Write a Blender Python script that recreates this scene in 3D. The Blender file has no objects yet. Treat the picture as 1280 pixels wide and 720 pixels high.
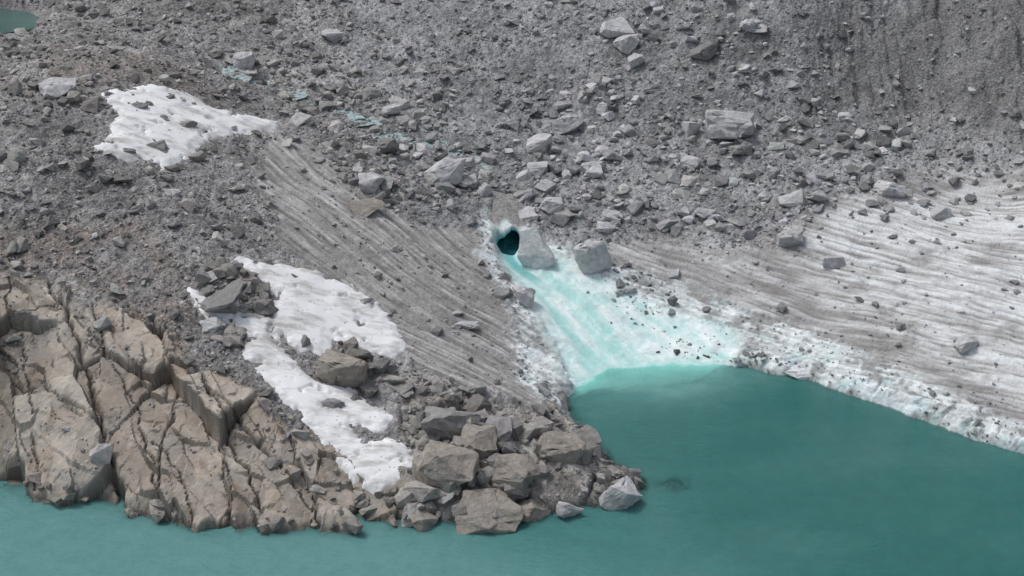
import bpy, bmesh, math, random
import numpy as np
from mathutils import Vector, noise as mnoise
random.seed(7); rng=np.random.default_rng(11)
sc=bpy.context.scene
sc.view_settings.view_transform='Standard'
try: sc.view_settings.look='None'
except Exception: pass
sc.view_settings.exposure=0
# ---------------------------------------------------------------- survey camera (metres)
HC=60.0; PITCH=math.radians(28); F=1758.0
CP,SP=math.cos(PITCH),math.sin(PITCH)
def ray(u,v):
    r=(u-640)/F; p=(360-v)/F
    return r, CP+p*SP, -SP+p*CP
def at_height(u,v,z):
    r,y,dz=ray(u,v); t=(z-HC)/dz
    return r*t,y*t
# ---------------------------------------------------------------- noise tools
P=rng.permutation(256).astype(np.int64); P=np.concatenate([P,P])
GA=rng.random(256)*2*np.pi; GX=np.cos(GA).astype(np.float32); GY=np.sin(GA).astype(np.float32)
RV=[rng.random(256).astype(np.float32) for _ in range(4)]
def perlin(x,y,seed=0):
    x=np.asarray(x,np.float32)+seed*17.31; y=np.asarray(y,np.float32)+seed*9.77
    xi=np.floor(x).astype(np.int64); yi=np.floor(y).astype(np.int64)
    fx=x-xi; fy=y-yi
    u=fx*fx*fx*(fx*(fx*6-15)+10); v=fy*fy*fy*(fy*(fy*6-15)+10)
    def g(i,j,dx,dy):
        h=P[P[(xi+i)&255]+((yi+j)&255)]
        return GX[h]*dx+GY[h]*dy
    a=g(0,0,fx,fy); b=g(1,0,fx-1,fy); c=g(0,1,fx,fy-1); d=g(1,1,fx-1,fy-1)
    return ((a+(b-a)*u)*(1-v)+(c+(d-c)*u)*v)*1.4
def fbm(x,y,o=4,seed=0,gain=.5):
    s=0;a=1;n=0
    for k in range(o):
        s=s+a*perlin(x*2**k,y*2**k,seed+k*3); n+=a; a*=gain
    return s/n
def worley(x,y,seed=0):
    x=np.asarray(x,np.float32)+seed*13.7; y=np.asarray(y,np.float32)+seed*7.9
    xi=np.floor(x).astype(np.int64); yi=np.floor(y).astype(np.int64)
    f1=np.full(x.shape,9.,np.float32); f2=f1.copy(); idd=np.zeros(x.shape,np.int64)
    ox=np.zeros(x.shape,np.float32); oy=ox.copy()
    for i in(-1,0,1):
        for j in(-1,0,1):
            h=P[P[(xi+i)&255]+((yi+j)&255)]
            dx=x-(xi+i+RV[0][h]); dy=y-(yi+j+RV[1][h])
            d=np.sqrt(dx*dx+dy*dy)
            n=d<f1
            f2=np.where(n,f1,np.minimum(f2,d)); idd=np.where(n,h,idd)
            ox=np.where(n,dx,ox); oy=np.where(n,dy,oy); f1=np.where(n,d,f1)
    return f1,f2,idd,ox,oy
def sst(a,b,x):
    t=np.clip((x-a)/(b-a),0,1); return t*t*(3-2*t)
# ---------------------------------------------------------------- base relief: spline through spot heights
ctrl=[(0,400,8),(0,340,9.6),(-80,400,8.5),(-80,520,4.2),(0,520,3.8),(0,100,15.5),(0,150,15),(0,240,12.5),(100,80,16),(180,78,15),(240,95,13.5),
(20,25,12.3),(60,10,13),(-60,20,12.5),(150,20,13),(300,0,14),(300,55,12.2),(300,92,10.8),(400,140,9.2),(540,180,6.8),(640,212,5.4),(640,262,4.9),(600,300,4.4),
(640,0,14),(640,100,9.2),(800,0,15.5),(800,100,10),(700,160,7.2),(1000,0,17.5),(1000,80,12.5),(1280,0,21),(1280,90,14),(1380,0,23),(1150,60,14.5),(1150,130,10),
(1280,200,8.6),(1280,300,6),(1280,400,3.8),(1280,500,1.6),(1400,300,6.5),(1400,480,3),(1100,200,7.6),(1100,300,4.8),(1100,400,2.6),(1000,300,4.4),(1000,400,1.5),(900,300,3.8),(900,200,6.2),(900,380,1.5),
(800,300,3.4),(800,230,5.2),(400,250,8.2),(500,350,5),(600,400,3),(650,450,1.6),(550,280,5.4),(470,200,8),(700,400,1.9),(760,380,1.9),(700,330,3),(820,400,1.0),
(300,300,8.6),(200,200,12),(300,200,10.2),(330,150,10.5),(100,250,11.4),(50,320,10),(150,420,6.8),(300,420,6),(400,430,4.6),(300,520,4.0),(450,520,2.9),(550,550,2.3),
(650,560,1.8),(720,590,1.3),(100,520,4.2),(200,560,3.0),(400,600,1.9),(220,480,5.0),(560,490,2.4),(650,500,1.4),(200,300,9.8)]
shore_px=[(0,600),(50,620),(130,636),(190,648),(250,664),(290,668),(340,660),(400,662),(500,662),(540,648),(600,656),(650,650),(700,640),(760,626),(800,612),(798,596),
(765,580),(745,552),(712,520),(708,505),(720,482),(745,470),(800,458),(850,455),(905,456),(940,460),(975,470),(1000,468),(1040,486),(1100,505),(1170,532),(1240,556),(1280,568)]
cx=[];cz=[]
for u,v,z in ctrl: cx.append(at_height(u,v,z)); cz.append(z)
for u,v in shore_px: cx.append(at_height(u,v,.5)); cz.append(.5)
for X,Y,z in [(-75,175,22),(0,180,24),(75,180,38),(-80,120,14),(80,120,12),(80,140,20),(-75,100,9),(60,80,0.5),(0,70,0),(-60,75,0),(40,165,30)]:
    cx.append((X,Y)); cz.append(z)
cx=np.array(cx,np.float64); cz=np.array(cz,np.float64)
def U(r2): return np.where(r2>1e-9,.5*r2*np.log(np.maximum(r2,1e-9)),0)
n=len(cx); D2=((cx[:,None]-cx[None])**2).sum(-1)
K=U(D2)+np.eye(n)*8.0; Q=np.c_[np.ones(n),cx]
A=np.zeros((n+3,n+3)); A[:n,:n]=K; A[:n,n:]=Q; A[n:,:n]=Q.T
w=np.linalg.solve(A,np.r_[cz,0,0,0])
def base_h(x,y):
    sh=np.shape(x); xr=np.ravel(x); yr=np.ravel(y)
    xx=np.clip(xr,-75,75); yy=np.clip(yr,68,172)
    out=w[n]+w[n+1]*xx+w[n+2]*yy
    for k in range(n):
        out=out+w[k]*U((xx-cx[k,0])**2+(yy-cx[k,1])**2)
    out=out+np.maximum(yr-172,0)*.42+np.maximum(np.abs(xr)-75,0)*.1
    return out.reshape(sh)
def to_ground(pts):
    pts=np.array(pts,float); r,y,dz=ray(pts[:,0],pts[:,1])
    t=np.arange(75,300,.4)
    X=r[:,None]*t; Y=y[:,None]*t; Z=HC+dz[:,None]*t
    h=np.maximum(base_h(X,Y),0)
    hit=(Z<=h); k=np.argmax(hit,1); k=np.where(hit.any(1),k,len(t)-1)
    i=np.arange(len(pts))
    return np.c_[X[i,k],Y[i,k]], t[k]
# ---------------------------------------------------------------- grid
g=np.cumsum(.13*1.15**np.arange(1,46))
xs=np.concatenate([-66-g[::-1],np.arange(-66,66,.12),66+g]); 
ys=np.concatenate([69-g[::-1],np.arange(69,110,.105),np.arange(110,166,.15),166+g])
X,Y=np.meshgrid(xs,ys); ny,nx=X.shape
X=X.astype(np.float32);Y=Y.astype(np.float32)
B=base_h(X,Y).astype(np.float32)
W1=fbm(X/6,Y/6,3,1); W2=fbm(X/6,Y/6,3,5); W3=fbm(X/1.3,Y/1.3,3,9); W4=fbm(X/.5,Y/.5,2,14)
WL=fbm(X/22,Y/22,3,17)
def seg_dist(pts,x,y,vals=None):
    best=np.full(x.shape,1e9,np.float32); val=np.zeros(x.shape,np.float32)
    for i in range(len(pts)-1):
        ax,ay=pts[i];bx,by=pts[i+1]; dx,dy=bx-ax,by-ay
        t=np.clip(((x-ax)*dx+(y-ay)*dy)/(dx*dx+dy*dy+1e-9),0,1)
        d=(x-ax-t*dx)**2+(y-ay-t*dy)**2; m=d<best
        best=np.where(m,d,best)
        if vals is not None: val=np.where(m,vals[i]+t*(vals[i+1]-vals[i]),val)
    return np.sqrt(best),val
def sdist(poly,x,y,margin=8):
    out=np.full(x.shape,50.,np.float32); poly=np.asarray(poly,float)
    m=(x>poly[:,0].min()-margin)&(x<poly[:,0].max()+margin)&(y>poly[:,1].min()-margin)&(y<poly[:,1].max()+margin)
    xx=x[m];yy=y[m]
    d,_=seg_dist(np.vstack([poly,poly[:1]]),xx,yy)
    ins=np.zeros(xx.shape,bool)
    for i in range(len(poly)):
        x1,y1=poly[i];x2,y2=poly[(i+1)%len(poly)]
        if y1==y2: continue
        c=((y1>yy)!=(y2>yy))&(xx<(x2-x1)*(yy-y1)/(y2-y1)+x1); ins^=c
    out[m]=np.where(ins,-d,d); return out
def pmask(px,soft=.5,warp=1.,w4=.25):
    poly,_=to_ground(px); d=sdist(poly,X,Y)
    d=d+warp*(W1*1.0+W3*.5)+w4*W4*max(warp,1)
    return 1-sst(-soft,soft,d)
# lake
shore=[at_height(u,v,0) for u,v in shore_px]
lake=[(-600,100),(-100,96),(-60,88)]+shore+[(60,76),(110,50),(600,0),(600,-600),(-600,-600)]
D=sdist(lake,X,Y,700)       # <0 in the water
# zones ------------------------------------------------------------------
bed=pmask([(-120,350),(30,345),(90,365),(150,385),(215,425),(240,470),(320,492),(380,545),(450,590),(520,605),(545,640),(520,700),(290,705),(130,680),(-120,640)],.5,2.0,.5)
tip=pmask([(500,470),(600,490),(700,520),(760,570),(830,610),(760,660),(520,690),(430,600),(520,580),(490,520)],.8,1.2)
brown=pmask([(-100,290),(60,280),(170,280),(230,330),(250,400),(240,450),(330,490),(230,470),(150,400),(60,345),(-100,340)],1.2,1.8)
brown2=pmask([(60,60),(200,75),(260,105),(270,130),(210,115),(130,110),(60,120)],1.,1.2)
lice=pmask([(335,165),(385,180),(440,235),(520,285),(600,285),(618,330),(640,380),(655,470),(700,500),(660,508),(560,485),(500,455),(470,395),(390,340),(350,300),(320,230)],1.0,1.3,.6)
rice=pmask([(740,300),(860,300),(960,300),(1010,262),(1100,225),(1190,205),(1500,190),(1500,640),(1280,575),(1170,535),(1040,492),(900,458),(800,400)],1.8,2.6,.9)
pale=pmask([(1000,300),(1090,260),(1200,250),(1500,240),(1500,520),(1280,500),(1180,440),(1060,380)],3,2.5)
strip=pmask([(630,262),(600,272),(602,320),(634,375),(648,440),(650,480),(700,507),(712,500),(725,520),(760,500),(850,470),(940,480),(1040,505),(1200,560),(1400,630),(1400,580),(1210,507),(1120,460),(1040,432),(960,400),(900,376),(830,346),(745,318),(690,305),(650,300)],.8,1.2,.9)
turq=pmask([(616,270),(630,320),(650,360),(672,400),(696,440),(722,490),(800,490),(870,475),(925,445),(915,418),(860,395),(800,372),(745,345),(700,325),(660,318),(650,275)],1.3,1.0)
dirt=pmask([(1040,0),(1400,-60),(1400,180),(1230,185),(1150,160),(1040,120)],3,2.5)
sn_px=[[(128,118),(160,112),(190,108),(235,120),(262,134),(290,142),(348,156),(340,168),(300,168),(262,175),(245,188),(236,202),(205,212),(190,202),(160,205),(122,188),(146,172),(140,160),(150,146)],
 [(300,325),(340,334),(380,340),(435,358),(470,386),(506,432),(490,450),(440,430),(412,424),(404,450),(372,440),(345,408),(345,372),(330,350)],
 [(233,362),(262,380),(300,393),(340,400),(358,420),(350,436),(395,480),(440,490),(492,527),(478,545),(440,536),(455,556),(494,550),(522,577),(508,604),(474,614),(440,590),(408,556),(372,524),(336,480),(300,448),(312,418),(250,394)]]
sn_poly=[to_ground(p)[0] for p in sn_px]
SN=[sdist(p,X,Y)-o for p,o in zip(sn_poly,(.2,.3,.1))]; snd=np.minimum(np.minimum(SN[0],SN[1]),SN[2])
snow=1-sst(-.3,.6,snd)
lice*=1-bed; ice=np.clip(np.maximum(lice,rice),0,1); ice=np.maximum(ice,strip); 
rock=np.clip(bed+tip,0,1)*(1-strip); bed*=1-strip
mor=(1-ice)*(1-bed)
# ---------------------------------------------------------------- heights
rockshore=sst(8,-2,X-at_height(705,505,0)[0]+ (Y-at_height(705,505,0)[1])*.2)
ang=math.radians(27)
def blocks(sx,sy,ang,seed,wv=.2,wf=.035):
    ca,sa=math.cos(ang),math.sin(ang)
    a=(X*ca+Y*sa)/sx+W1*wv+W3*wf; b=(-X*sa+Y*ca)/sy+W2*wv+W3*wf
    return worley(a,b,seed)
f1,f2,i1,o1,p1=blocks(3.9,7.6,ang,2,.22,.03)
g1,g2,j1,q1,r1=blocks(1.7,3.2,ang+.25,4,.35,.04)
m1,m2,l1,s1_,t1_=blocks(.75,1.15,ang-.4,8,.4,.1)
dw=D+W3*.35+W1*.5*rockshore+rock*(RV[2][j1]-.5)*.9
icef=strip*(1-turq)
k=np.where(rock>.4,.45,np.where(icef>.5,.3,.6))
tq=sst(.2,.8,turq)
lowb=np.maximum(B,.45+.4*rock+.3*icef)
land=lowb*((1-np.exp(-np.maximum(dw,0)/k))*(1-tq)+tq*(1-np.exp(-np.maximum(dw,0)/3.6)))
uwd=np.where(dw<0,-np.minimum(4.5,-dw*.75)*(1-tq)-tq*(-dw*.09),0)
Hh=np.where(dw>0,land,uwd).astype(np.float32)
nearw=sst(-.2,2.2,dw)
def facet(o,p,i,a,b): return o*(RV[3][i]-.5)*a+p*(RV[0][(i*7)%256]-.5)*b
cs=sst(-.35,.25,fbm(X/3.5,Y/3.5,2,201)); cs2=sst(-.1,.4,fbm(X/2.4,Y/2.4,2,203))
h1=(RV[2][i1]-.5)*1.4+facet(o1,p1,i1,4.2,4.2)
c1=np.exp(-((f2-f1)/(.014+.018*cs))**2)*(.35+.65*cs)
h2=(RV[2][j1]-.5)*.55+facet(q1,r1,j1,2.1,2.2)
c2=np.exp(-((g2-g1)/.028)**2)*(RV[1][j1]>.3)*cs2
h3=(RV[2][l1]-.5)*.14+facet(s1_,t1_,l1,.6,.55)
rk=np.clip(bed+tip*.8,0,1)*sst(-1,1.2,dw+.6)
gro=perlin((X*math.cos(ang)+Y*math.sin(ang))/.9+W2*.8,(Y*math.cos(ang)-X*math.sin(ang))/5,205)
Hh+=rk*(h1*.72-.42*c1+h2*.5*(.55+.45*cs)-.18*c2+h3*(.2+.65*cs2)+.07*gro+.04*W3+.03*W4)*np.where(dw>0,1,.5)
mj=np.zeros_like(X)
for line,wj in (([(48,335),(88,400),(120,500),(132,560),(158,640)],.17),([(168,285),(205,380),(250,470),(285,540),(330,640)],.14),([(0,470),(60,500),(140,540)],.07),([(190,560),(230,610),(240,650)],.10),([(250,480),(340,560),(400,650)],.12),([(10,420),(70,385)],.08),([(275,545),(290,600),(285,650)],.09),([(20,400),(40,500),(50,610)],.09),([(100,400),(170,500),(200,640)],.09)):
    pl,_=to_ground(line); d,_=seg_dist(pl,X+W3*.45+W1*.5,Y+W2*.8+W3*.3); wv_=wj*(.45+.9*cs2)
    mj=np.maximum(mj,np.exp(-(d/wv_)**2)); Hh-=3.6*wj*np.exp(-(d/(wv_*1.1))**2)*bed
# rubbly ground
e1,e2,k1,_,_=worley(X/.95+W3*.2,Y/.95,6); e3,e4,k2,_,_=worley(X/.42,Y/.42+W3*.3,7)
rub=np.clip(1-e1*1.25,0,1)*RV[2][k1]*.24+np.clip(1-e3*1.2,0,1)*RV[2][k2]*.2
mm=mor*(1-.55*rk)*nearw
Hh+=mm*(rub+.30*W1+.2*W3+.06*W4)*(1-.4*snow)
Hh+=mm*.45*fbm(X/3,Y/3,2,31)*(1-snow)
gl=1-np.abs(perlin(X/2.6+W1*.8,Y/13+W2*.4,40)); gl2=1-np.abs(perlin(X/1.1+W1,Y/7,44))
Hh-=dirt*(.8*np.clip(gl-.6,0,1)*2+.4*np.clip(gl2-.6,0,1)*2)
def aniso(nxx,nyy,ws,wl,seed,wv=1.2,o=4,gain=.62):
    s=X*nxx+Y*nyy+wv*fbm(X/14,Y/14,2,seed+50)+.13*W3; a=X*nyy-Y*nxx
    return fbm(s/ws,a/wl,o,seed,gain)
# left ice: foliation curves round towards the lake as it descends
yp=Y-119.; sA=.65*X+.59*yp-.011*yp*yp+1.1*fbm(X/14,Y/14,2,71)+.16*W3; aA=X*.7-Y*.7
sl=fbm(sA/1.5,aA/16,4,21,.7); sl2=fbm(sA/.36,aA/4.5,3,23,.62)
sr=aniso(.53,.85,1.6,18,25,.9,4,.7); sr2=aniso(.52,.855,.38,5,27,.9,3)
sb=aniso(.80,.60,1.1,6,29,1.2)
Hh+=(lice*(1-strip)*(sl*.28+sl2*.13+.12*W3+.24*rub)+rice*(1-strip)*(sr*.20+sr2*.11+.10*W3+.35*W1+.22*rub))*nearw
z1,z2,zi,za,zb_=worley(X/1.1+W3*.25,Y/.8+W1*.3,33)
Hh+=strip*(1-turq*.75)*nearw*(.12*np.abs(W3)+.1*W4+.18*sr+.14*sr2+.2*rub)+turq*nearw*(.10*sb+.05*W3)
Hh+=icef*sst(0,.6,dw)*sst(3.0,.6,dw)*((RV[2][zi]-.35)*.4+za*(RV[3][zi]-.5)*.6-.2*np.exp(-((z2-z1)/.08)**2))
# melt channel below the ice cave
chz=[2.0,1.95,1.88,1.7,1.4,1.0,.45,-.2]
ch_px=[(641,318),(632,332),(641,347),(664,360),(690,376),(708,400),(735,430),(765,468)]
ch=[at_height(u,v,z) for (u,v),z in zip(ch_px,chz)]
cavex,cavey=ch[0]
chp=[(cavex-1.1,cavey+5.5),(cavex-.3,cavey+2.5)]+ch; chzz=[2.2,2.1]+chz
def smooth_path(p,z,m=40):
    p=np.array(p);L=np.r_[0,np.cumsum(np.hypot(*np.diff(p,axis=0).T))]; s=np.linspace(0,L[-1],m)
    q=np.c_[np.interp(s,L,p[:,0]),np.interp(s,L,p[:,1]),np.interp(s,L,z)]
    for _ in range(6): q[1:-1]=(q[:-2]+2*q[1:-1]+q[2:])/4
    return q
cq=smooth_path(chp,chzz)
d,zc=seg_dist(cq[:,:2],X+W3*.22,Y+W1*.2,cq[:,2])
down=sst(cavey-1,cavey-7,Y)
wd=np.where(Y>ch[1][1],1.15,.5); fade=.5+1.4*down
cut=1-sst(wd,wd+fade,d)
depth=np.where(Y>ch[1][1],1,1-.7*down)
tgt=np.minimum(Hh,zc-.18+d*.12); tgt=np.where(Y>ch[1][1],tgt,Hh-(Hh-tgt).clip(0,.9)*depth)
Hh=Hh*(1-cut)+tgt*cut
# upper brook
br_px=[(262,72),(290,86),(300,98),(330,100),(345,112),(372,118),(390,134),(425,140),(450,156),(490,160),(512,178),(545,180),(570,190),(600,192),(622,206),(645,208),(672,220)]
br,_=to_ground(br_px); brq=smooth_path(br,base_h(br[:,0],br[:,1])-.3,70)
ii=np.arange(70); brq[:,0]+=.6*np.sin(ii*.43)+.4*np.sin(ii*1.07+1)+rng.normal(0,.25,70); brq[:,1]+=.9*np.sin(ii*.37+2)+.5*np.sin(ii*.91)+rng.normal(0,.25,70)
bd,bz=seg_dist(brq[:,:2],X+W3*.5,Y+W1*.5,list(brq[:,2]))
bc=1-sst(.6,1.9,bd)
pool=fbm(X/4.5,Y/4.5,2,211)
Hh=Hh*(1-bc)+(np.minimum(Hh,bz-.02-.45*pool+.30*W3+.15*W4))*bc
# pond on the far side of the ridge
pond_px=[(-90,8),(0,12),(30,16),(56,26),(40,34),(0,40),(-90,46)]
pz=12.2; pond=np.array([at_height(u,v,pz) for u,v in pond_px]); pd=sdist(pond,X,Y)+.5*W1
pm=1-sst(-.2,1.6,pd); Hh=Hh*(1-pm)+(pz-.4-.6*sst(0,-3,pd))*pm
sx_,sy_=at_height(845,606,0); rr=np.sqrt(((X-sx_)/2.1)**2+((Y-sy_)/1.6)**2)+.5*W3
sub=1-sst(.3,1.1,rr); Hh=Hh*(1-sub)+(-.09+.1*W4+.12*W3)*sub
def samp(A_,x,y):
    x=np.asarray(x,float);y=np.asarray(y,float)
    i=np.clip(np.searchsorted(xs,x)-1,0,nx-2); j=np.clip(np.searchsorted(ys,y)-1,0,ny-2)
    fx=np.clip((x-xs[i])/(xs[i+1]-xs[i]),0,1); fy=np.clip((y-ys[j])/(ys[j+1]-ys[j]),0,1)
    return (A_[j,i]*(1-fx)+A_[j,i+1]*fx)*(1-fy)+(A_[j+1,i]*(1-fx)+A_[j+1,i+1]*fx)*fy
# ---------------------------------------------------------------- colours (albedo)
def C(*c): return np.array(c,np.float32)
def mix(a,b,f): return a*(1-f[...,None])+b*f[...,None]
one=np.ones_like(X)
col=mix(C(.200,.203,.210)*one[...,None],C(.310,.314,.323),sst(-.5,.6,W1+.5*W3))
col*= (1+.35*(RV[3][k1]-.45)*np.clip(1.3-e1*1.5,0,1)+.35*(RV[1][k2]-.5)+.6*WL)[...,None]
leftside=sst(-2,-16,X+(Y-110)*.3)
col=mix(col,col*C(1.0,.965,.93),leftside)
col=mix(col,C(.155,.153,.153)*one[...,None],dirt*(.4+.5*sst(-.4,.4,fbm(X/2,Y/6,3,61))))
bk=C(.175,.142,.122)*one[...,None]*(1+.5*W3+.4*(RV[3][k1]-.5))[...,None]
col=mix(col,bk,np.clip(brown*sst(-.6,.3,W1+W3*.6),0,1)*.7)
col=mix(col,bk*1.1,brown2*.45)
bc_=mix(C(.29,.25,.212)*one[...,None],C(.46,.415,.362),sst(-.5,.5,W1*.7+W3*.2+(RV[2][i1]-.5)*.9))
bc_*=(1+.26*(RV[3][j1]-.5)+.12*(RV[2][l1]-.5)+.18*W3+.12*W4)[...,None]
bc_=mix(bc_,C(.25,.185,.135)*one[...,None],sst(.0,.5,fbm(X/2.2,Y/3.5,4,70)+.2*gro)*.6)
bc_=mix(bc_,C(.31,.30,.285)*one[...,None],sst(.0,.45,fbm(X/3.2,Y/2.5,4,73))*.55)
bc_=mix(bc_,C(.08,.068,.06)*one[...,None],np.clip(c1*.75+c2*.45+mj*.75,0,1))
debr=sst(.05,.35,fbm(X/3,Y/3,4,77)+W3*.25+sst(88,96,Y)*.25-.10)
bc_=mix(bc_,C(.24,.22,.20)*one[...,None]*(1+.6*(RV[1][k2]-.5))[...,None],debr*.8)
col=mix(col,bc_,bed)
tc=mix(C(.22,.205,.19)*one[...,None],C(.36,.34,.315),sst(-.4,.5,W3+(RV[2][j1]-.5)))
tc=mix(tc,C(.07,.065,.06)*one[...,None],np.clip(c1*.6+c2*.5,0,1))
col=mix(col,tc,tip*(1-bed)*.9)
lc=mix(C(.19,.182,.176)*one[...,None],C(.44,.435,.43),sst(-.42,.48,sl*.65+sl2*.55+W1*.25+W3*.1))
lc=mix(lc,C(.125,.117,.111)*one[...,None],sst(.06,.4,-sl2+sl*.25+W3*.2)*.6)
lc=mix(lc,C(.60,.61,.62)*one[...,None],sst(.22,.46,sl2+.5*sl)*.45)
lc=mix(lc,C(.25,.244,.24)*one[...,None]*(1+.7*(RV[1][k2]-.5))[...,None],sst(-.02,.4,fbm(X/4,Y/4,4,78))*.55)
col=mix(col,lc,lice)
rc=mix(C(.25,.244,.24)*one[...,None],C(.54,.545,.555),sst(-.46,.42,sr*.65+sr2*.6+W1*.4-.15+pale*.38+W3*.12))
rc=mix(rc,C(.68,.72,.74)*one[...,None],np.clip(pale+.15,0,1)*sst(-.02,.36,sr2+sr*.5+.04+W3*.15)*.8)
rc=mix(rc,C(.16,.153,.148)*one[...,None],sst(.08,.4,-sr2+.2*W3)*.55)
rc=mix(rc,C(.25,.245,.24)*one[...,None]*(1+.7*(RV[1][k2]-.5))[...,None],sst(-.03,.4,fbm(X/4.5,Y/3,4,79)-.15*pale+.1*W3)*.75)
col=mix(col,rc,rice*(1-lice))
wc=mix(C(.46,.495,.505)*one[...,None],C(.76,.82,.84),sst(-.40,.32,W3*.4+sr*.7+sr2*.5+W4*.1+(RV[1][zi]-.5)*.2))
wc=mix(wc,C(.42,.60,.62)*one[...,None],sst(.1,.5,fbm(X/2,Y/2,3,83)+icef*sst(2,.4,dw)*.2)*.45)
wc=mix(wc,C(.23,.23,.225)*one[...,None],sst(-.05,.36,W3*.35+W4*.35-sr2*.5+fbm(X/2.5,Y/2.5,3,80)*.8+sst(2,6,dw)*.12)*(1-turq)*.85)
col=mix(col,wc,strip)
qc=mix(C(.46,.69,.68)*one[...,None],C(.75,.84,.84),sst(-.35,.35,sb*.9+W3*.4+.06))
qc=mix(qc,C(.45,.51,.51)*one[...,None],sst(.05,.42,fbm(X/1.6,Y/1.6,4,86))*.55)
tmid,_=seg_dist(cq[8:,:2],X,Y)
qc=mix(qc,C(.30,.62,.59)*one[...,None],np.clip(sst(3.8,.5,tmid+W1*2+W3*.8)*.85,0,1)*sst(.5,-.3,sb)*.8)
qc=mix(qc,C(.36,.66,.63)*one[...,None],sst(1.6,.0,dw+W3*.6)*.6)
col=mix(col,qc,turq*.95)
col=mix(col,C(.08,.34,.37)*one[...,None],(1-sst(.3,.75,d))*0)
d,zc=seg_dist(cq[:,:2],X+W3*.22,Y+W1*.2)
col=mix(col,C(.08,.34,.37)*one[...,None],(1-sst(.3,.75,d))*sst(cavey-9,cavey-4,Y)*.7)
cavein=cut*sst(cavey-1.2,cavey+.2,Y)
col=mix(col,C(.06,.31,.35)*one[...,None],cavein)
wet=sst(.45,.1,Hh)*(dw>-3); col*= (1-.5*wet*(rock+mor*.6).clip(0,1))[...,None]
uw=C(.10,.12,.11)*one[...,None]; uw=mix(uw,C(.34,.62,.58),sst(.1,.6,turq))
col=mix(col,uw,(Hh<-.02).astype(np.float32)*.8)
col=np.clip(col,0.01,.92)
grav=np.clip(mor*(1-.55*rk)+(.12+.6*debr)*bed+.32*lice+.28*rice,0,1)*(1-strip)+.3*strip*(1-turq)+.08*turq
# ---------------------------------------------------------------- materials
def nodes(name):
    m=bpy.data.materials.new(name); m.use_nodes=True; nt=m.node_tree; nt.nodes.clear()
    o=nt.nodes.new('ShaderNodeOutputMaterial'); b=nt.nodes.new('ShaderNodeBsdfPrincipled'); nt.links.new(b.outputs[0],o.inputs[0])
    return m,nt,b,o
def N(nt,t,**kw):
    x=nt.nodes.new(t)
    for k_,v in kw.items(): setattr(x,k_,v)
    return x
def math_(nt,op,a,b=None,c=None):
    x=N(nt,'ShaderNodeMath',operation=op)
    for i,v in enumerate((a,b,c)):
        if v is None: continue
        if hasattr(v,'links'): nt.links.new(v,x.inputs[i])
        else: x.inputs[i].default_value=v
    return x.outputs[0]
def ground_mat():
    m,nt,b,o=nodes('ground_surface'); L=nt.links.new
    at=N(nt,'ShaderNodeAttribute',attribute_name='Col'); gr=N(nt,'ShaderNodeAttribute',attribute_name='grav')
    geo=N(nt,'ShaderNodeNewGeometry'); pos=geo.outputs['Position']
    v1=N(nt,'ShaderNodeTexVoronoi'); v1.inputs['Scale'].default_value=4.4; L(pos,v1.inputs['Vector'])
    v2=N(nt,'ShaderNodeTexVoronoi'); v2.inputs['Scale'].default_value=9.5; L(pos,v2.inputs['Vector'])
    nz=N(nt,'ShaderNodeTexNoise'); nz.inputs['Scale'].default_value=1.7; nz.inputs['Detail'].default_value=6; nz.inputs['Roughness'].default_value=.68; L(pos,nz.inputs['Vector'])
    s1=N(nt,'ShaderNodeSeparateColor'); L(v1.outputs['Color'],s1.inputs[0]); s2=N(nt,'ShaderNodeSeparateColor'); L(v2.outputs['Color'],s2.inputs[0])
    t=math_(nt,'MULTIPLY_ADD',s1.outputs[0],.5,.6); t2=math_(nt,'MULTIPLY_ADD',s2.outputs[1],.5,.0); t=math_(nt,'ADD',t,t2)
    gap=math_(nt,'MULTIPLY_ADD',v1.outputs['Distance'],-.5,1.18); t=math_(nt,'MULTIPLY',t,gap)
    f=math_(nt,'SUBTRACT',t,1.0); f=math_(nt,'MULTIPLY_ADD',f,gr.outputs['Fac'],1.0)
    nf=math_(nt,'MULTIPLY_ADD',nz.outputs[0],.9,.55)
    gg=math_(nt,'MULTIPLY_ADD',gr.outputs['Fac'],.65,.35); nf=math_(nt,'SUBTRACT',nf,1.0); nf=math_(nt,'MULTIPLY_ADD',nf,gg,1.0)
    f=math_(nt,'MULTIPLY',f,nf)
    sc_=N(nt,'ShaderNodeVectorMath',operation='SCALE'); L(at.outputs['Color'],sc_.inputs[0]); L(f,sc_.inputs['Scale'])
    L(sc_.outputs[0],b.inputs['Base Color'])
    b.inputs['Roughness'].default_value=.88; b.inputs['Specular IOR Level'].default_value=.25
    hh=math_(nt,'MULTIPLY',v1.outputs['Distance'],-.12); hh=math_(nt,'MULTIPLY_ADD',v2.outputs['Distance'],-.05,hh); hh=math_(nt,'MULTIPLY',hh,gr.outputs['Fac'])
    hh=math_(nt,'MULTIPLY_ADD',nz.outputs[0],.14,hh)
    bp=N(nt,'ShaderNodeBump'); bp.inputs['Strength'].default_value=.75; bp.inputs['Distance'].default_value=1.0; L(hh,bp.inputs['Height']); L(bp.outputs[0],b.inputs['Normal'])
    return m
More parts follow.
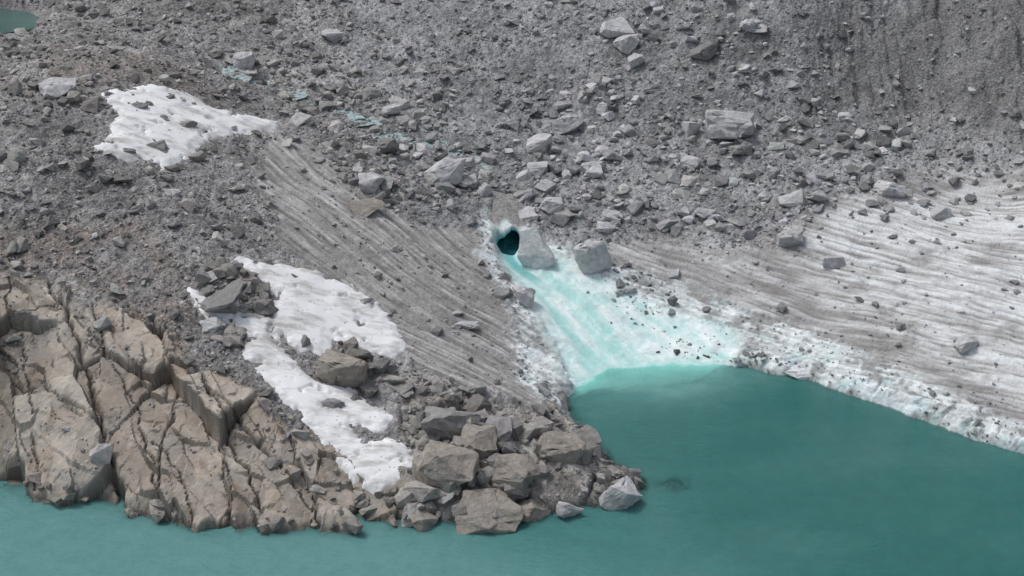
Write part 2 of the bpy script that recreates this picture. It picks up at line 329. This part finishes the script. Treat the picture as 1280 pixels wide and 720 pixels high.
def rock_mat():
    m,nt,b,o=nodes('boulder_stone'); L=nt.links.new
    at=N(nt,'ShaderNodeAttribute',attribute_name='Col')
    geo=N(nt,'ShaderNodeNewGeometry'); pos=geo.outputs['Position']
    nz=N(nt,'ShaderNodeTexNoise'); nz.inputs['Scale'].default_value=2.2; nz.inputs['Detail'].default_value=6; nz.inputs['Roughness'].default_value=.7; L(pos,nz.inputs['Vector'])
    n2=N(nt,'ShaderNodeTexNoise'); n2.inputs['Scale'].default_value=.6; n2.inputs['Detail'].default_value=3; L(pos,n2.inputs['Vector'])
    f=math_(nt,'MULTIPLY_ADD',nz.outputs[0],1.3,.15); f=math_(nt,'MULTIPLY_ADD',n2.outputs[0],.4,f)
    sc_=N(nt,'ShaderNodeVectorMath',operation='SCALE'); L(at.outputs['Color'],sc_.inputs[0]); L(f,sc_.inputs['Scale'])
    L(sc_.outputs[0],b.inputs['Base Color']); b.inputs['Roughness'].default_value=.9; b.inputs['Specular IOR Level'].default_value=.2
    bp=N(nt,'ShaderNodeBump'); bp.inputs['Strength'].default_value=.7; bp.inputs['Distance'].default_value=.35; L(nz.outputs[0],bp.inputs['Height']); L(bp.outputs[0],b.inputs['Normal'])
    return m
def snow_mat():
    m,nt,b,o=nodes('old_snow'); L=nt.links.new
    geo=N(nt,'ShaderNodeNewGeometry'); pos=geo.outputs['Position']
    mp=N(nt,'ShaderNodeMapping'); mp.inputs['Rotation'].default_value=(0,0,.85); mp.inputs['Scale'].default_value=(.45,1.3,1); L(pos,mp.inputs[0])
    nz=N(nt,'ShaderNodeTexNoise'); nz.inputs['Scale'].default_value=.6; nz.inputs['Detail'].default_value=8; nz.inputs['Roughness'].default_value=.68; L(mp.outputs[0],nz.inputs['Vector'])
    r=N(nt,'ShaderNodeValToRGB'); r.color_ramp.elements[0].position=.36; r.color_ramp.elements[0].color=(.42,.41,.40,1); r.color_ramp.elements[1].position=.53; r.color_ramp.elements[1].color=(.76,.77,.785,1); L(nz.outputs[0],r.inputs[0])
    sp=N(nt,'ShaderNodeTexVoronoi'); sp.inputs['Scale'].default_value=2.9; L(pos,sp.inputs['Vector'])
    s=N(nt,'ShaderNodeSeparateColor'); L(sp.outputs['Color'],s.inputs[0])
    q=math_(nt,'LESS_THAN',sp.outputs['Distance'],.22); q2=math_(nt,'GREATER_THAN',s.outputs[0],.80); q=math_(nt,'MULTIPLY',q,q2); q=math_(nt,'MULTIPLY',q,.6)
    mx=N(nt,'ShaderNodeMix',data_type='RGBA'); L(q,mx.inputs[0]); L(r.outputs[0],mx.inputs[6]); mx.inputs[7].default_value=(.25,.24,.23,1); L(mx.outputs[2],b.inputs['Base Color'])
    b.inputs['Roughness'].default_value=.75; b.inputs['Specular IOR Level'].default_value=.2
    bp=N(nt,'ShaderNodeBump'); bp.inputs['Strength'].default_value=.15; bp.inputs['Distance'].default_value=.2; L(nz.outputs[0],bp.inputs['Height']); L(bp.outputs[0],b.inputs['Normal'])
    return m
def water_mat(name,c1,c2,scale=.05,attr=True,bump=.6):
    m,nt,b,o=nodes(name); L=nt.links.new
    geo=N(nt,'ShaderNodeNewGeometry'); pos=geo.outputs['Position']
    if attr:
        at=N(nt,'ShaderNodeAttribute',attribute_name='Col'); src=at.outputs['Color']
        sn=N(nt,'ShaderNodeTexNoise'); sn.inputs['Scale'].default_value=.8; sn.inputs['Detail'].default_value=7; sn.inputs['Roughness'].default_value=.75; L(pos,sn.inputs['Vector'])
        sf=math_(nt,'MULTIPLY_ADD',sn.outputs[0],.6,.7); sv=N(nt,'ShaderNodeVectorMath',operation='SCALE'); L(src,sv.inputs[0]); L(sf,sv.inputs['Scale']); L(sv.outputs[0],b.inputs['Base Color'])
        al=N(nt,'ShaderNodeAttribute',attribute_name='turb')
        tr=N(nt,'ShaderNodeBsdfTransparent'); tr.inputs[0].default_value=(.8,.97,.95,1); mx=N(nt,'ShaderNodeMixShader'); L(al.outputs['Fac'],mx.inputs[0]); L(tr.outputs[0],mx.inputs[1]); L(b.outputs[0],mx.inputs[2]); L(mx.outputs[0],o.inputs[0])
    else:
        nn=N(nt,'ShaderNodeTexNoise'); nn.inputs['Scale'].default_value=scale; nn.inputs['Detail'].default_value=5; L(pos,nn.inputs['Vector'])
        r=N(nt,'ShaderNodeValToRGB'); r.color_ramp.elements[0].position=.35; r.color_ramp.elements[0].color=(*c1,1); r.color_ramp.elements[1].position=.62; r.color_ramp.elements[1].color=(*c2,1); L(nn.outputs[0],r.inputs[0]); L(r.outputs[0],b.inputs['Base Color'])
    b.inputs['Roughness'].default_value=.08; b.inputs['IOR'].default_value=1.33
    mp=N(nt,'ShaderNodeMapping'); mp.inputs['Scale'].default_value=(1,2.0,1); mp.inputs['Rotation'].default_value=(0,0,.4); L(pos,mp.inputs[0])
    nz=N(nt,'ShaderNodeTexNoise'); nz.inputs['Scale'].default_value=1.3; nz.inputs['Detail'].default_value=6; nz.inputs['Roughness'].default_value=.72; L(mp.outputs[0],nz.inputs['Vector'])
    bp=N(nt,'ShaderNodeBump'); bp.inputs['Strength'].default_value=bump; bp.inputs['Distance'].default_value=.6; L(nz.outputs[0],bp.inputs['Height']); L(bp.outputs[0],b.inputs['Normal'])
    return m
GM=ground_mat(); RM=rock_mat(); SM=snow_mat()
# ---------------------------------------------------------------- mesh helpers
def make(name,V,Fc,mat,smooth=True,col_=None,extra=None):
    me=bpy.data.meshes.new(name); V=np.ascontiguousarray(V,np.float32); Fc=np.ascontiguousarray(Fc,np.int32); kf=Fc.shape[1]
    me.vertices.add(len(V)); me.vertices.foreach_set('co',V.ravel())
    me.loops.add(Fc.size); me.loops.foreach_set('vertex_index',Fc.ravel())
    me.polygons.add(len(Fc)); me.polygons.foreach_set('loop_start',np.arange(0,Fc.size,kf,dtype=np.int32)); me.polygons.foreach_set('loop_total',np.full(len(Fc),kf,np.int32))
    me.polygons.foreach_set('use_smooth',np.full(len(Fc),smooth,bool))
    me.update(calc_edges=True)
    if col_ is not None:
        a=me.attributes.new('Col','FLOAT_COLOR','POINT'); a.data.foreach_set('color',np.c_[col_.reshape(-1,3),np.ones(len(V))].astype(np.float32).ravel())
    for k_,v in (extra or {}).items():
        a=me.attributes.new(k_,'FLOAT','POINT'); a.data.foreach_set('value',np.asarray(v,np.float32).ravel())
    me.materials.append(mat); ob=bpy.data.objects.new(name,me); sc.collection.objects.link(ob); return ob
def grid_faces(ny_,nx_):
    i=np.arange(ny_*nx_).reshape(ny_,nx_)
    return np.stack([i[:-1,:-1],i[:-1,1:],i[1:,1:],i[1:,:-1]],-1).reshape(-1,4)
V=np.stack([X,Y,Hh],-1).reshape(-1,3); FG=grid_faces(ny,nx); cf=col.reshape(-1,3); gf=grav.ravel()
zone=np.where(ice>.5,1,np.where(bed>.5,2,0)).reshape(-1)
fz=zone[FG[:,0]]
for zid,nm in ((0,'moraine_ground'),(1,'glacier_ice'),(2,'bedrock_slab')):
    ff=FG[fz==zid]; u,inv=np.unique(ff,return_inverse=True)
    make(nm,V[u],inv.reshape(ff.shape),GM,zid!=2,cf[u],{'grav':gf[u]})
# snow
for p,(dd) in zip(sn_poly,SN):
    x0,y0=p.min(0)-1.9; x1,y1=p.max(0)+1.9
    ax=np.arange(x0,x1,.12); ay=np.arange(y0,y1,.12); sx,sy=np.meshgrid(ax,ay)
    q=samp(dd,sx,sy)+.6*fbm(sx/2.2,sy/2.2,4,90)+.35*fbm(sx/.6,sy/.6,3,91)
    hb=base_h(sx,sy)+.30*samp(W1,sx,sy)
    th_=.26*sst(.15,-1.0,q)-.9*sst(-.1,.5,q)+.05*fbm(sx/1.6,sy/1.6,2,92)+.07-.32*sst(.22,.45,fbm(sx/1.6,sy/1.6,4,97))
    z=hb+th_; Vs=np.stack([sx,sy,z],-1).reshape(-1,3); fs=grid_faces(*sx.shape)
    ff=fs[(q.ravel()[fs]<.45).all(1)]; u,inv=np.unique(ff,return_inverse=True)
    make('snow_patch',Vs[u],inv.reshape(ff.shape),SM,True)
# lake
gw=np.cumsum(.45*1.17**np.arange(1,36))
wx=np.concatenate([-50-gw[::-1],np.arange(-50,55,.3),55+gw]); wy=np.concatenate([68-gw[::-1],np.arange(68,112,.25)])
WX,WY=np.meshgrid(wx,wy); dep=-samp(Hh,WX,WY); dsh=-samp(D,WX,WY); tqw=samp(tq,WX,WY)
turb=np.clip(.3*(1-tqw)+(.7+.3*tqw)*(1-np.exp(-np.maximum(dep,0)/.28)),0,1)
left=sst(14,-20,WX+(WY-80)*.9); nearb=sst(86,73,WY)
wn=fbm(WX/12,WY/6,4,95)
lf=np.clip(left*.9+nearb*.4*sst(32,-5,WX)+.3*wn+.03,0,1.2)
wcol=mix(C(.013,.135,.126)*np.ones_like(WX)[...,None],C(.105,.272,.268),lf)
px_,py_=at_height(800,462,0); wq=fbm(WX/3,WY/2,4,99)
pl=1.2*np.exp(-(((WX-px_)/7.0)**2+((WY-py_)/3.4)**2))*(1+.9*wq)+.3*np.exp(-np.maximum(dsh,0)/.8)*sst(3,8,WX)
wcol=mix(wcol,C(.22,.50,.47)*np.ones_like(WX)[...,None],np.clip(pl,0,1)*.85)
make('lake',np.stack([WX,WY,np.zeros_like(WX)],-1).reshape(-1,3),grid_faces(*WX.shape),water_mat('lake_water',None,None),True,wcol,{'turb':turb})
pc=pond.mean(0); pe=(pond-pc)*1.15+pc
make('meltwater_pond',np.c_[np.vstack([pe,pc]),np.full(len(pe)+1,pz)],np.array([[len(pe),i,(i+1)%len(pe)] for i in range(len(pe))]),water_mat('pond_water',(.04,.105,.10),(.06,.15,.14),.2,False))
SW=water_mat('stream_water',(.17,.28,.28),(.46,.54,.55),2.4,False,.3)
def ribbon(name,path,zs,wid,mat):
    path=np.array(path,float); L=np.r_[0,np.cumsum(np.hypot(*np.diff(path,axis=0).T))]
    s=np.linspace(0,L[-1],200); px=np.interp(s,L,path[:,0]);py=np.interp(s,L,path[:,1]);pz_=np.interp(s,L,zs)
    tx=np.gradient(px);ty=np.gradient(py);q=np.hypot(tx,ty); nx_,ny_=-ty/q,tx/q
    c=np.linspace(-1,1,7); ww=wid*(.85+.35*np.sin(s*1.7)*np.sin(s*.61)+.2*np.sin(s*.9))
    VX=px[:,None]+nx_[:,None]*c*ww[:,None]; VY=py[:,None]+ny_[:,None]*c*ww[:,None]; VZ=pz_[:,None]+0*c
    make(name,np.stack([VX,VY,VZ],-1).reshape(-1,3),grid_faces(200,7),mat)
ribbon('meltwater_stream',brq[:,:2],brq[:,2]-.06,1.2,SW)
ribbon('meltwater_stream',cq[:26,:2],cq[:26,2]-.05,.7,water_mat('channel_water',(.05,.28,.31),(.20,.52,.53),1.2,False,.3))
# ---------------------------------------------------------------- rocks
def hull(npts,seed,box=.8):
    r=random.Random(seed); bm=bmesh.new()
    for _ in range(npts):
        v=Vector((r.gauss(0,1),r.gauss(0,1),r.gauss(0,1))).normalized()
        m_=max(abs(c) for c in v); v=v*(1-box)+v/m_*box*.78
        bm.verts.new(v*r.uniform(.85,1.08)*.5)
    res=bmesh.ops.convex_hull(bm,input=bm.verts)
    bmesh.ops.delete(bm,geom=[v for v in bm.verts if not v.link_faces],context='VERTS')
    return bm
def arr(bm):
    bmesh.ops.triangulate(bm,faces=bm.faces); bm.verts.ensure_lookup_table(); bm.verts.index_update()
    v=np.array([tuple(v.co) for v in bm.verts],np.float32); f=np.array([[q.index for q in p.verts] for p in bm.faces],np.int32); bm.free(); return v,f
small=[arr(hull(random.choice([9,10,12,14]),s)) for s in range(14)]
def fine(seed,npts=16,cuts=2):
    bm=hull(npts,seed,.75)
    bmesh.ops.dissolve_limit(bm,angle_limit=math.radians(14),verts=bm.verts,edges=bm.edges)
    bmesh.ops.bevel(bm,geom=list(bm.edges),offset=.022,segments=2,profile=.6,affect='EDGES')
    bmesh.ops.triangulate(bm,faces=bm.faces)
    for _ in range(cuts):
        ed=[e for e in bm.edges if e.calc_length()>.13]
        if ed: bmesh.ops.subdivide_edges(bm,edges=ed,cuts=1); bmesh.ops.triangulate(bm,faces=bm.faces)
    off=Vector((seed*3.1,0,0))
    for v in bm.verts:
        q=v.co*3+off; d_=mnoise.fractal(q,.8,2.0,4)*.05
        cr=abs(mnoise.noise(v.co*2.3+off*2)); d_-=.06*max(0,1-cr/.07)
        v.co+=v.co.normalized()*d_
    return arr(bm)
big=[fine(100+s,random.choice([12,14,18]),1) for s in range(14)]
def rots(yaw,tx,ty):
    cy,sy=np.cos(yaw),np.sin(yaw); ca,sa=np.cos(tx),np.sin(tx); cb,sb_=np.cos(ty),np.sin(ty); z=0*yaw; o=z+1
    Rz=np.stack([cy,-sy,z,sy,cy,z,z,z,o],-1).reshape(-1,3,3); Rx=np.stack([o,z,z,z,ca,-sa,z,sa,ca],-1).reshape(-1,3,3); Ry=np.stack([cb,z,sb_,z,o,z,-sb_,z,cb],-1).reshape(-1,3,3)
    return Rz@Rx@Ry
def scatter(name,tmpl,pos,scl,R,cl):
    ti=rng.integers(0,len(tmpl),len(pos)); VV=[];FF=[];CC=[];off=0
    for k_,(v,f) in enumerate(tmpl):
        m=ti==k_; c=m.sum()
        if not c: continue
        q=v[None]*scl[m][:,None,:]; q=np.einsum('nij,nkj->nki',R[m],q)+pos[m][:,None,:]
        VV.append(q.reshape(-1,3)); FF.append((f[None]+(np.arange(c)*len(v))[:,None,None]+off).reshape(-1,3)); CC.append(np.repeat(cl[m],len(v),0)); off+=c*len(v)
    return make(name,np.vstack(VV),np.vstack(FF),RM,False,np.vstack(CC))
def cand(nc,x0,x1,y0,y1): return rng.uniform(x0,x1,nc),rng.uniform(y0,y1,nc)
edge=np.clip(rice*(1-rice)*4,0,1)+np.clip(lice*(1-lice)*4,0,1)
dens=(mor*(1-.8*bed)*(1-.35*dirt)+.16*lice+.14*rice*(1-pale*.5)+.5*edge+.2*strip*(1-turq)+.10*bed+.5*bed*debr)*(1-.86*snow)*(1-.3*bc)*(Hh>.1)*(1-cut)*(pm<.3)
dens*=np.clip(.7+1.5*fbm(X/5,Y/5,4,120),.08,1.7)
x_,y_=cand(160000,-66,66,75,166)
a=rng.random(len(x_))<samp(dens,x_,y_)*.62
x_,y_=x_[a],y_[a]; m_=len(x_)
s=np.minimum(.125*rng.random(m_)**(-1/1.95),1.5)
s*=np.where(samp(ice,x_,y_)>.5,.9,1)*np.where(samp(dirt,x_,y_)>.5,.85,1)
def rockcol(m_,x_,lo=.17,hi=.50):
    t=rng.random(m_)**1.6; c=lo+(hi-lo)*t; wl=np.clip((-x_-2)/14,0,1)*.8; 
    c=np.c_[c,c*(1.005-.04*wl),c*(1.02-.09*wl)]; c*= (1+rng.normal(0,.015,(m_,3))); return c
sc3=np.c_[s*rng.uniform(.9,1.5,m_),s*rng.uniform(.8,1.2,m_),s*rng.uniform(.5,.9,m_)]
z_=samp(Hh,x_,y_)+sc3[:,2]*.2
rc_=rockcol(m_,x_); wetm=(z_<.5)[:,None]; rc_=np.where(wetm,rc_*.6,rc_)
scatter('moraine_rubble',small,np.c_[x_,y_,z_],sc3,rots(rng.uniform(0,6.3,m_),rng.normal(0,.35,m_),rng.normal(0,.35,m_)),rc_)
print('rubble',m_)
def swathe(name,px,cnt,smin,smax,lo,hi,warm=0,flat=(.5,.85),ons=.4):
    poly,_=to_ground(px); x_,y_=cand(cnt*6,poly[:,0].min(),poly[:,0].max(),poly[:,1].min(),poly[:,1].max())
    ok=(sdist(poly,x_,y_)<0)&(samp(Hh,x_,y_)>.0)&(samp(snow,x_,y_)<ons)&(samp(cut,x_,y_)<.2)
    x_,y_=x_[ok][:cnt],y_[ok][:cnt]; m_=len(x_)
    s=np.minimum(smin*rng.random(m_)**(-1/1.9),smax)
    sc3=np.c_[s*rng.uniform(1,1.5,m_),s*rng.uniform(.8,1.15,m_),s*rng.uniform(*flat,m_)]
    c=rockcol(m_,x_,lo,hi); c*=np.array([1+.08*warm,1,1-.1*warm])
    return np.c_[x_,y_,samp(Hh,x_,y_)+sc3[:,2]*.14],sc3,rots(rng.uniform(0,6.3,m_),rng.normal(0,.22,m_),rng.normal(0,.22,m_)),c
parts=[swathe('',[(340,100),(420,100),(560,150),(700,180),(860,190),(980,200),(1000,290),(880,300),(760,290),(640,270),(540,250),(440,250),(400,190)],370,.45,2.0,.28,.56),
 swathe('',[(640,100),(1000,120),(1180,180),(1050,260),(900,240),(720,200)],150,.5,1.8,.30,.58),
 swathe('',[(700,0),(980,0),(940,110),(760,110)],90,.45,1.9,.30,.58),
 swathe('',[(940,240),(1290,200),(1290,270),(1000,300)],70,.35,1.2,.26,.50),
 swathe('',[(1000,280),(1290,260),(1290,480),(1100,430)],24,.3,.9,.26,.45),
 swathe('',[(900,452),(935,440),(1045,480),(1040,486),(975,472),(925,460)],40,.3,1.0,.18,.38,0,(.3,.5)),
 swathe('',[(360,180),(520,280),(640,440),(560,470),(400,330)],26,.3,1.1,.22,.42),
 swathe('',[(1040,0),(1290,0),(1290,180),(1060,160)],50,.4,1.4,.22,.46),
 swathe('',[(130,120),(340,150),(250,170),(230,200),(150,195)],24,.3,.8,.2,.34,0,(.8,1.1),2),
 swathe('',[(250,60),(560,60),(640,170),(400,140)],90,.45,1.5,.26,.50)]
scatter('boulder_field',big,*[np.concatenate(q) for q in zip(*parts)])
parts=[swathe('',[(500,560),(580,500),(660,520),(740,560),(800,600),(790,615),(700,638),(600,650),(500,655),(470,620)],200,.6,2.3,.19,.38,.5,(.6,1)),
 swathe('',[(240,345),(300,330),(345,365),(345,395),(300,388),(250,375)],40,.7,1.8,.20,.30,.2,(.6,1)),
 swathe('',[(255,402),(305,412),(300,440),(270,425)],18,.6,1.4,.20,.34,.2),
 swathe('',[(395,440),(440,425),(490,470),(470,500),(420,480),(390,465)],40,.6,1.8,.18,.30,.3,(.6,1)),
 swathe('',[(490,480),(600,490),(580,540),(510,560),(500,520)],70,.5,1.7,.19,.34,.4),
 swathe('',[(0,604),(130,638),(290,666),(500,662),(640,650),(640,635),(500,645),(290,650),(130,622),(0,592)],75,.5,1.5,.20,.38,.6,(.6,1)),
 swathe('',[(0,80),(110,70),(120,200),(0,230)],70,.4,1.8,.20,.42,.2),
 swathe('',[(360,470),(420,500),(520,600),(440,640),(300,560)],50,.35,1.2,.24,.38,.5)]
scatter('shore_blocks',big,*[np.concatenate(q) for q in zip(*parts)])
# named boulders ----------------------------------------------------------
G=(.50,.50,.51); Bn=(.32,.29,.26); Pw=(.62,.65,.66); Dk=(.26,.255,.25)
heroes=[(910,158,68,38,G),(675,180,33,26,G),(710,155,40,26,G),(555,216,54,40,G),(462,230,36,22,G),(456,262,52,18,Bn),(672,212,28,18,G),(673,308,48,54,Pw),(741,322,48,44,G),(652,374,30,26,G),
(690,262,30,24,G),(662,270,28,16,G),(987,297,32,24,G),(990,247,36,24,G),(1112,236,40,22,G),(1041,328,28,16,G),(1206,431,34,18,G),(1175,265,30,16,G),(783,54,36,26,G),(772,40,44,22,G),(795,80,22,18,G),
(937,34,26,18,G),(878,60,36,26,Dk),(863,162,26,24,G),(925,192,30,18,Dk),(862,205,24,14,G),(881,267,30,16,G),(856,266,20,18,G),(898,272,22,14,G),(765,272,28,14,G),(756,288,26,14,G),(485,185,36,26,Dk),
(490,138,26,20,G),(375,152,34,18,G),(306,78,28,22,G),(72,112,50,28,G),(415,48,26,16,G),(1000,460,44,14,Pw),(1055,145,22,12,G),(775,606,56,46,G),(712,628,36,28,G),(612,630,84,44,Bn),(700,570,60,40,Bn),(556,584,84,56,Bn),
(562,524,70,48,Dk),(432,462,66,52,Bn),(284,378,60,38,Dk),(415,508,30,12,Dk),(232,160,30,10,Dk),(198,185,30,14,Dk),(175,135,22,8,Dk),(648,596,60,40,Bn),(525,636,42,34,Bn),(582,405,34,10,G),(265,405,34,20,G),(382,432,14,20,Dk),(1052,172,20,14,Dk),(604,238,20,20,G),(600,560,50,40,Bn),(668,628,44,30,Bn),(160,190,24,10,Dk),(205,150,18,8,Dk)]
hp,ht=to_ground([(q[0],q[1]+q[3]*.28) for q in heroes])
for i,(u,v,wp,hpx,c) in enumerate(heroes):
    x,y=hp[i]; t=ht[i]; wm=wp*t/F; hm=hpx*t/F*.98
    vv,ff=fine(300+i*7,random.choice([13,16,20]),2)
    ext=vv.max(0)-vv.min(0); dm=min(wm*.85,hm*1.5)
    yaw=random.uniform(-.35,.35); 
    q=vv/ext*np.array([wm,dm,hm],np.float32)
    q=np.einsum('ij,kj->ki',rots(np.array([yaw]),np.array([random.uniform(-.12,.12)]),np.array([random.uniform(-.12,.12)]))[0],q)
    zz=float(samp(Hh,x,y)); q[:,2]+=hm*.26
    if c is Pw and hpx>40: zz=max(zz,2.3)
    cc=np.tile(np.array(c)*random.uniform(.9,1.1),(len(q),1))
    ob=make('boulder',q,ff,RM,False,cc); ob.location=(x,y,max(zz,-.1))
# ---------------------------------------------------------------- ice cave roof over the channel head
na,nb=34,24
bm=bmesh.new(); rows=[]
for j in range(nb):
    tj=j/(nb-1); yy=cavey+.2+tj*6.2
    top=[];bot=[]
    for i in range(na):
        a_=i/(na-1)*2-1; xx=cavex-.2-tj*.8+a_*2.5
        nzv=mnoise.fractal(Vector((xx*.9,yy*.9,3)),.8,2,4)
        g0=float(base_h(np.array([xx]),np.array([yy]))[0])
        zt=max(g0,4.2-.5*a_*a_)+.2*(1-a_*a_)+.25*nzv-.6*max(0,abs(a_)-.75)/.25
        zb=1.9+2.2*max(0,1-abs(a_*2.5/1.4)**2.6)**.5-(.9 if abs(a_*2.5)>1.4 else 0)+.25*nzv
        zb=min(zb,zt-.22)
        yo=yy+(.7*nzv-1.1*a_*a_ if j==0 else 0)
        top.append(bm.verts.new((xx,yo,zt))); bot.append(bm.verts.new((xx,yo+.1,zb)))
    rows.append((top,bot))
for j in range(nb-1):
    for i in range(na-1):
        bm.faces.new((rows[j][0][i],rows[j][0][i+1],rows[j+1][0][i+1],rows[j+1][0][i])); bm.faces.new((rows[j][1][i+1],rows[j][1][i],rows[j+1][1][i],rows[j+1][1][i+1]))
for i in range(na-1):
    bm.faces.new((rows[0][1][i],rows[0][1][i+1],rows[0][0][i+1],rows[0][0][i])); bm.faces.new((rows[-1][0][i],rows[-1][0][i+1],rows[-1][1][i+1],rows[-1][1][i]))
bm.verts.index_update()
cv=np.array([tuple(v.co) for v in bm.verts],np.float32); istop=np.array([v.index%2==0 for v in bm.verts])
cfv=np.array([[q.index for q in p.verts] for p in bm.faces]); bm.free()
fr=sst(cavey+1.5,cavey+.3,cv[:,1]+.5*np.sin(cv[:,0]*3))
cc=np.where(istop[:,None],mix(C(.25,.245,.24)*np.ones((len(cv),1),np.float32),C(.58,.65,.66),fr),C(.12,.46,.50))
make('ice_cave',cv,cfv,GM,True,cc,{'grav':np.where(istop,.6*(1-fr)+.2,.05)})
# ---------------------------------------------------------------- camera and light
cd=bpy.data.cameras.new('camera'); cam=bpy.data.objects.new('camera',cd); sc.collection.objects.link(cam); cam.location=(0,0,HC)
cam.rotation_euler=(math.pi/2-PITCH,0,0); cd.sensor_fit='HORIZONTAL'; cd.angle=2*math.atan(640/F); cd.clip_end=3000; cd.clip_start=1; sc.camera=cam
wd_=bpy.data.worlds.new('World'); sc.world=wd_; wd_.use_nodes=True; nt=wd_.node_tree; nt.nodes.clear()
ow=nt.nodes.new('ShaderNodeOutputWorld'); bg=nt.nodes.new('ShaderNodeBackground'); sk=nt.nodes.new('ShaderNodeTexSky'); sk.sky_type='NISHITA'; sk.sun_disc=False
sk.sun_elevation=math.radians(60); sk.sun_rotation=math.radians(-65); sk.dust_density=4; sk.air_density=1.2
hs=nt.nodes.new('ShaderNodeHueSaturation'); hs.inputs['Saturation'].default_value=.45
nt.links.new(sk.outputs[0],hs.inputs['Color']); nt.links.new(hs.outputs[0],bg.inputs[0]); nt.links.new(bg.outputs[0],ow.inputs[0]); bg.inputs[1].default_value=.125
ld=bpy.data.lights.new('sun','SUN'); ld.energy=1.4; ld.angle=math.radians(14); ld.color=(1,.988,.97); lo_=bpy.data.objects.new('sun',ld); sc.collection.objects.link(lo_)
el,az=math.radians(60),math.radians(-65); sd=Vector((math.sin(az)*math.cos(el),math.cos(az)*math.cos(el),math.sin(el))); lo_.rotation_euler=(-sd).to_track_quat('-Z','Y').to_euler()
